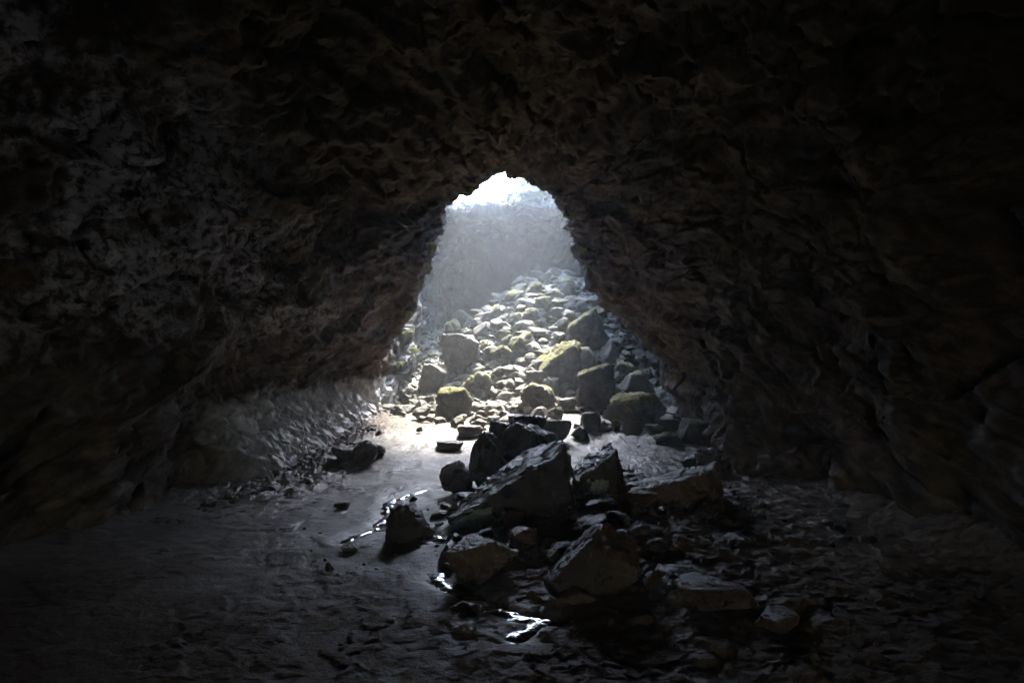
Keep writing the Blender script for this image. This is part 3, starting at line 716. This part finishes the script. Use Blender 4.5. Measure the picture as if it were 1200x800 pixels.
def describe(qx, qy, spx, lim, m):
    """size, colour and the nearest boulder one can find in the picture"""
    lx, ly, nm = min(LAND, key=lambda a: (a[0] - qx) ** 2 + (a[1] - qy) ** 2)
    dx, dy = qx - lx, qy - ly
    t = (spx - lim[0]) / (lim[1] - lim[0])
    size = 'tiny' if t < 0.33 else 'small' if t < 0.66 else 'medium'
    colr = {M_GREY.name: 'grey', M_MOSSY.name: 'mossy', M_PALE.name: 'pale', M_DARK.name: 'black wet', M_BROWN.name: 'brown wet'}[m.name]
    hor = 'left' if dx < 0 else 'right'; ver = 'above' if dy < 0 else 'below'
    a = abs(dy) / (abs(dx) + 1e-6)
    rel = f'{hor} of' if a < 0.5 else ver if a > 2 else f'{ver} and {hor} of'
    near = 'just ' if math.hypot(dx, dy) < 22 else ''
    return f'{size} {colr} stone {near}{rel} the {nm}'
def scatter(n, box, px, group, mats, rnd):
    k = 0; tries = 0
    while k < n and tries < n * 30:
        tries += 1
        qx = rnd.uniform(box[0], box[2]); qy = rnd.uniform(box[1], box[3])
        d = at(qx, qy)
        if d > 21.5: continue
        x = (qx - 600) / FPX * d
        s = rnd.uniform(*px) / FPX * d
        me = rnd.choice(SMALL); m = rnd.choice(mats)
        label = describe(qx, qy, s / d * FPX, px, m)
        if label in USED and tries < n * 28: continue
        USED.add(label)
        o = obj('stone', me, None, loc=(x, d + s * 0.4, float(ground_base(x, d + s * 0.4)) + 0.02))
        if not me.materials: me.materials.append(M_GREY)
        o.material_slots[0].link = 'OBJECT'; o.material_slots[0].material = m
        o.scale = (s * rnd.uniform(.8, 1.2), s * rnd.uniform(.8, 1.2), s * rnd.uniform(.7, 1.1))
        o.rotation_euler = (rnd.uniform(-.4, .4), rnd.uniform(-.4, .4), rnd.uniform(0, 6.28))
        tag(o, label, 'stone', group); k += 1
R = random.Random(3)
scatter(70, (575, 318, 690, 372), (8, 23), 'stones of the upper slope', [M_GREY, M_MOSSY, M_GREY, M_PALE], R)
scatter(70, (545, 372, 665, 440), (9, 28), 'stones of the middle slope', [M_GREY, M_MOSSY, M_PALE], R)
scatter(62, (552, 440, 640, 506), (8, 23), 'stones of the bright rubble foot', [M_PALE, M_GREY, M_PALE], R)
scatter(22, (640, 470, 800, 512), (7, 14), 'stones of the right rubble foot', [M_GREY, M_PALE], R)
scatter(26, (540, 560, 850, 700), (16, 40), 'stones of the foreground pile', [M_DARK, M_BROWN, M_DARK], R)
scatter(18, (470, 470, 560, 508), (6, 12), 'stones on the pale sand', [M_GREY, M_PALE], R)

# --- gravel: too many to count
def gravel(name, label, n, sample, size, mat, seed):
    r = np.random.default_rng(seed); V = []; F = []; off = 0
    base = [rock_verts(700 + k, 2, 8, 18)[0] for k in range(6)]; f2 = ico(2)[1]
    b1 = [rock_verts(720 + k, 1, 8, 18)[0] for k in range(6)]; f1 = ico(1)[1]
    pts = sample(r, n); z = ground_base(pts[:, 0], pts[:, 1])
    for i in range(len(pts)):
        s = size[0] * (size[1] / size[0]) ** (r.uniform() ** 2.2)
        src, ff = (base, f2) if s > 0.09 else (b1, f1)
        q = src[r.integers(6)] * s * 0.5 * r.uniform(.7, 1.25, 3)
        a = r.uniform(0, 6.28); c, sn = math.cos(a), math.sin(a)
        q = np.stack([q[:, 0] * c - q[:, 1] * sn, q[:, 0] * sn + q[:, 1] * c, q[:, 2] * 0.75], 1)
        V.append(q + np.array([pts[i, 0], pts[i, 1], z[i] + s * 0.12])); F.append(ff + off); off += len(q)
    o = obj(name, mesh_np(name, np.concatenate(V), np.concatenate(F), smooth=False), mat)
    tag(o, label, name.replace('_', ' '), kind='stuff')
def samp_slope(r, n):
    y = 13.1 + 7.4 * r.uniform(size=n) ** 1.2; x = r.uniform(-2.6, 3.2, n); return np.stack([x, y], 1)
def samp_left(r, n):
    y = r.uniform(6.3, 13.6, n); x = -2.75 + np.abs(r.normal(size=n)) * 0.22 - 0.25 * sstep(9, 7, y); return np.stack([x, y], 1)
def samp_right(r, n):
    y = 2.8 + 8.5 * r.uniform(size=n) ** 1.3; x = r.normal(1.6, 0.9, n); return np.stack([x, y], 1)
gravel('rubble', 'fine broken stone filling the gaps of the rubble slope', 4600, samp_slope, (0.05, 0.42), M_GREY, 1)
gravel('gravel', 'crumbled dark rock along the foot of the left wall', 700, samp_left, (0.03, 0.16), M_DARK, 2)
def samp_pile(r, n):
    return np.stack([r.normal(0.75, 0.8, n), 4.7 + np.abs(r.normal(1.1, 0.9, n))], 1)
gravel('shards', 'broken dark rock shards heaped around the foreground pile', 650, samp_pile, (0.03, 0.18), M_DARK, 4)
gravel('pebbles', 'wet brown pebbles strewn over the right floor', 500, samp_right, (0.012, 0.05), M_BROWN, 3)

# ------------------------------------------------------------------ running water
for i, cur in enumerate(SW):
    n = len(cur); t = np.gradient(cur, axis=0); t /= np.linalg.norm(t, axis=1)[:, None]
    nr = np.stack([-t[:, 1], t[:, 0]], 1)
    wd = 0.045 + 0.018 * np.sin(np.arange(n) * 0.7 + i) + 0.014 * np.sin(np.arange(n) * 0.23)
    wd *= np.minimum(1, np.minimum(np.arange(n), np.arange(n)[::-1]) / 5 + 0.1)
    cs = np.linspace(-1, 1, 7)
    V = []
    for c in cs:
        q = cur + nr * (wd * c)[:, None]
        V.append(np.stack([q[:, 0], q[:, 1], ground_base(q[:, 0], q[:, 1]) + 0.05 * fbm(np.stack([q[:, 0] * .9, q[:, 1] * .9, 0 * q[:, 0]], 1), 4) - 0.014 - 0.012 * c * c], 1))
    V = np.stack(V, 1).reshape(-1, 3)
    o = obj('water', mesh_np('water', V, grid_faces(n, 7)), M_WATER)
    tag(o, 'thin shining trickle of water across the muddy floor', kind='structure')

# ------------------------------------------------------------------ hanging plants at the skylight and the lip of the vault
bpy.context.view_layer.update()
dg = bpy.context.evaluated_depsgraph_get()
def cast(px, py):
    v = Vector(((px - 600) / FPX, 1, (400 - py) / FPX)).normalized()
    ok, loc, nor, idx = cave.ray_cast(Vector(CAM), v)
    return (loc, nor) if ok else None
def frond(rnd, L, droop, az):
    V, F = [], []
    n = 9; pts = []
    a = rnd.uniform(-0.1, 0.7)
    pos = Vector((0, 0, 0)); dirh = Vector((math.cos(az), math.sin(az), 0))
    for k in range(n + 1):
        pts.append(pos.copy()); pos += (dirh * math.cos(a) + Vector((0, 0, 1)) * math.sin(a)) * (L / n); a -= droop / n
    side = Vector((-math.sin(az), math.cos(az), 0))
    for k in range(n):
        a_, b_ = pts[k], pts[k + 1]; th = 0.004
        i = len(V); V += [a_ - side * th, a_ + side * th, b_ + side * th, b_ - side * th]; F.append((i, i + 1, i + 2, i + 3))
        wl = L * 0.26 * (1 - (k / n) ** 1.6) + 0.01
        for sg in (-1, 1):
            tip = a_ + side * sg * wl + (b_ - a_) * 0.9 + Vector((0, 0, -wl * 0.3))
            up = Vector((0, 0, 0.01))
            i = len(V); V += [a_, a_ + (tip - a_) * 0.45 + (b_ - a_) * 0.45 + up, tip, a_ + (tip - a_) * 0.5 - (b_ - a_) * 0.35 + up]; F.append((i, i + 1, i + 2, i + 3))
    return mesh_np('frond', np.array([v[:] for v in V]), np.array(F))
def fern(px, py, size, label, seed, n=9):
    hit = cast(px, py)
    if not hit: return
    loc, nor = hit
    if nor.dot(Vector(CAM) - loc) < 0: nor = -nor
    rnd = random.Random(seed)
    e = bpy.data.objects.new('fern', None); COL.objects.link(e); e.location = loc + nor * 0.01
    tag(e, label, 'fern', 'ferns around the skylight')
    for k in range(n):
        obj('frond', frond(rnd, size * rnd.uniform(.6, 1.1), rnd.uniform(1.2, 2.6), math.atan2(nor.y, nor.x) + rnd.uniform(-1.3, 1.3)), M_LEAF, e)
FERNS = [
    (501, 286, .30, 'yellow-green fern hanging from the left lip of the vault'),
    (497, 308, .16, 'small fern just below the hanging fern on the left lip'),
    (548, 222, .22, 'fern at the left rim of the skylight'),
    (664, 252, .18, 'little fern at the right top corner of the lip'),
    (684, 292, .26, 'pale fern on the right lip level with the slope crest'),
    (688, 312, .16, 'small fern under the pale one on the right lip'),
    (478, 366, .22, 'topmost fern on the mossy wall left of the rubble'),
    (474, 388, .26, 'middle fern on the mossy wall left of the rubble'),
    (482, 408, .26, 'fern low on the mossy left wall above the squat boulder'),
    (466, 425, .22, 'lowest fern on the left wall above the ledge end'),
]
for k, (a, b, s, l) in enumerate(FERNS): fern(a, b, s, l, 60 + k)

# ------------------------------------------------------------------ the misty air
def haze():
    bm = bmesh.new(); bmesh.ops.create_cube(bm, size=1)
    lo = Vector((-7, -12, -2.8)); hi = Vector((7, 26, 9.6))
    for v in bm.verts:
        for k in range(3): v.co[k] = lo[k] if v.co[k] < 0 else hi[k]
    me = bpy.data.meshes.new('haze'); bm.to_mesh(me); bm.free()
    m = bpy.data.materials.new('misty_air'); m.use_nodes = True; t = m.node_tree
    t.nodes.remove(t.nodes['Principled BSDF'])
    pv = t.nodes.new('ShaderNodeVolumePrincipled')
    pv.inputs['Color'].default_value = (0.83, 0.92, 1.0, 1); pv.inputs['Density'].default_value = 0.0056
    pv.inputs['Anisotropy'].default_value = 0.6
    t.links.new(pv.outputs[0], t.nodes['Material Output'].inputs['Volume'])
    o = obj('haze', me, m)
    tag(o, 'pale mist in the cave air lit under the skylight', 'mist', kind='stuff')
haze()
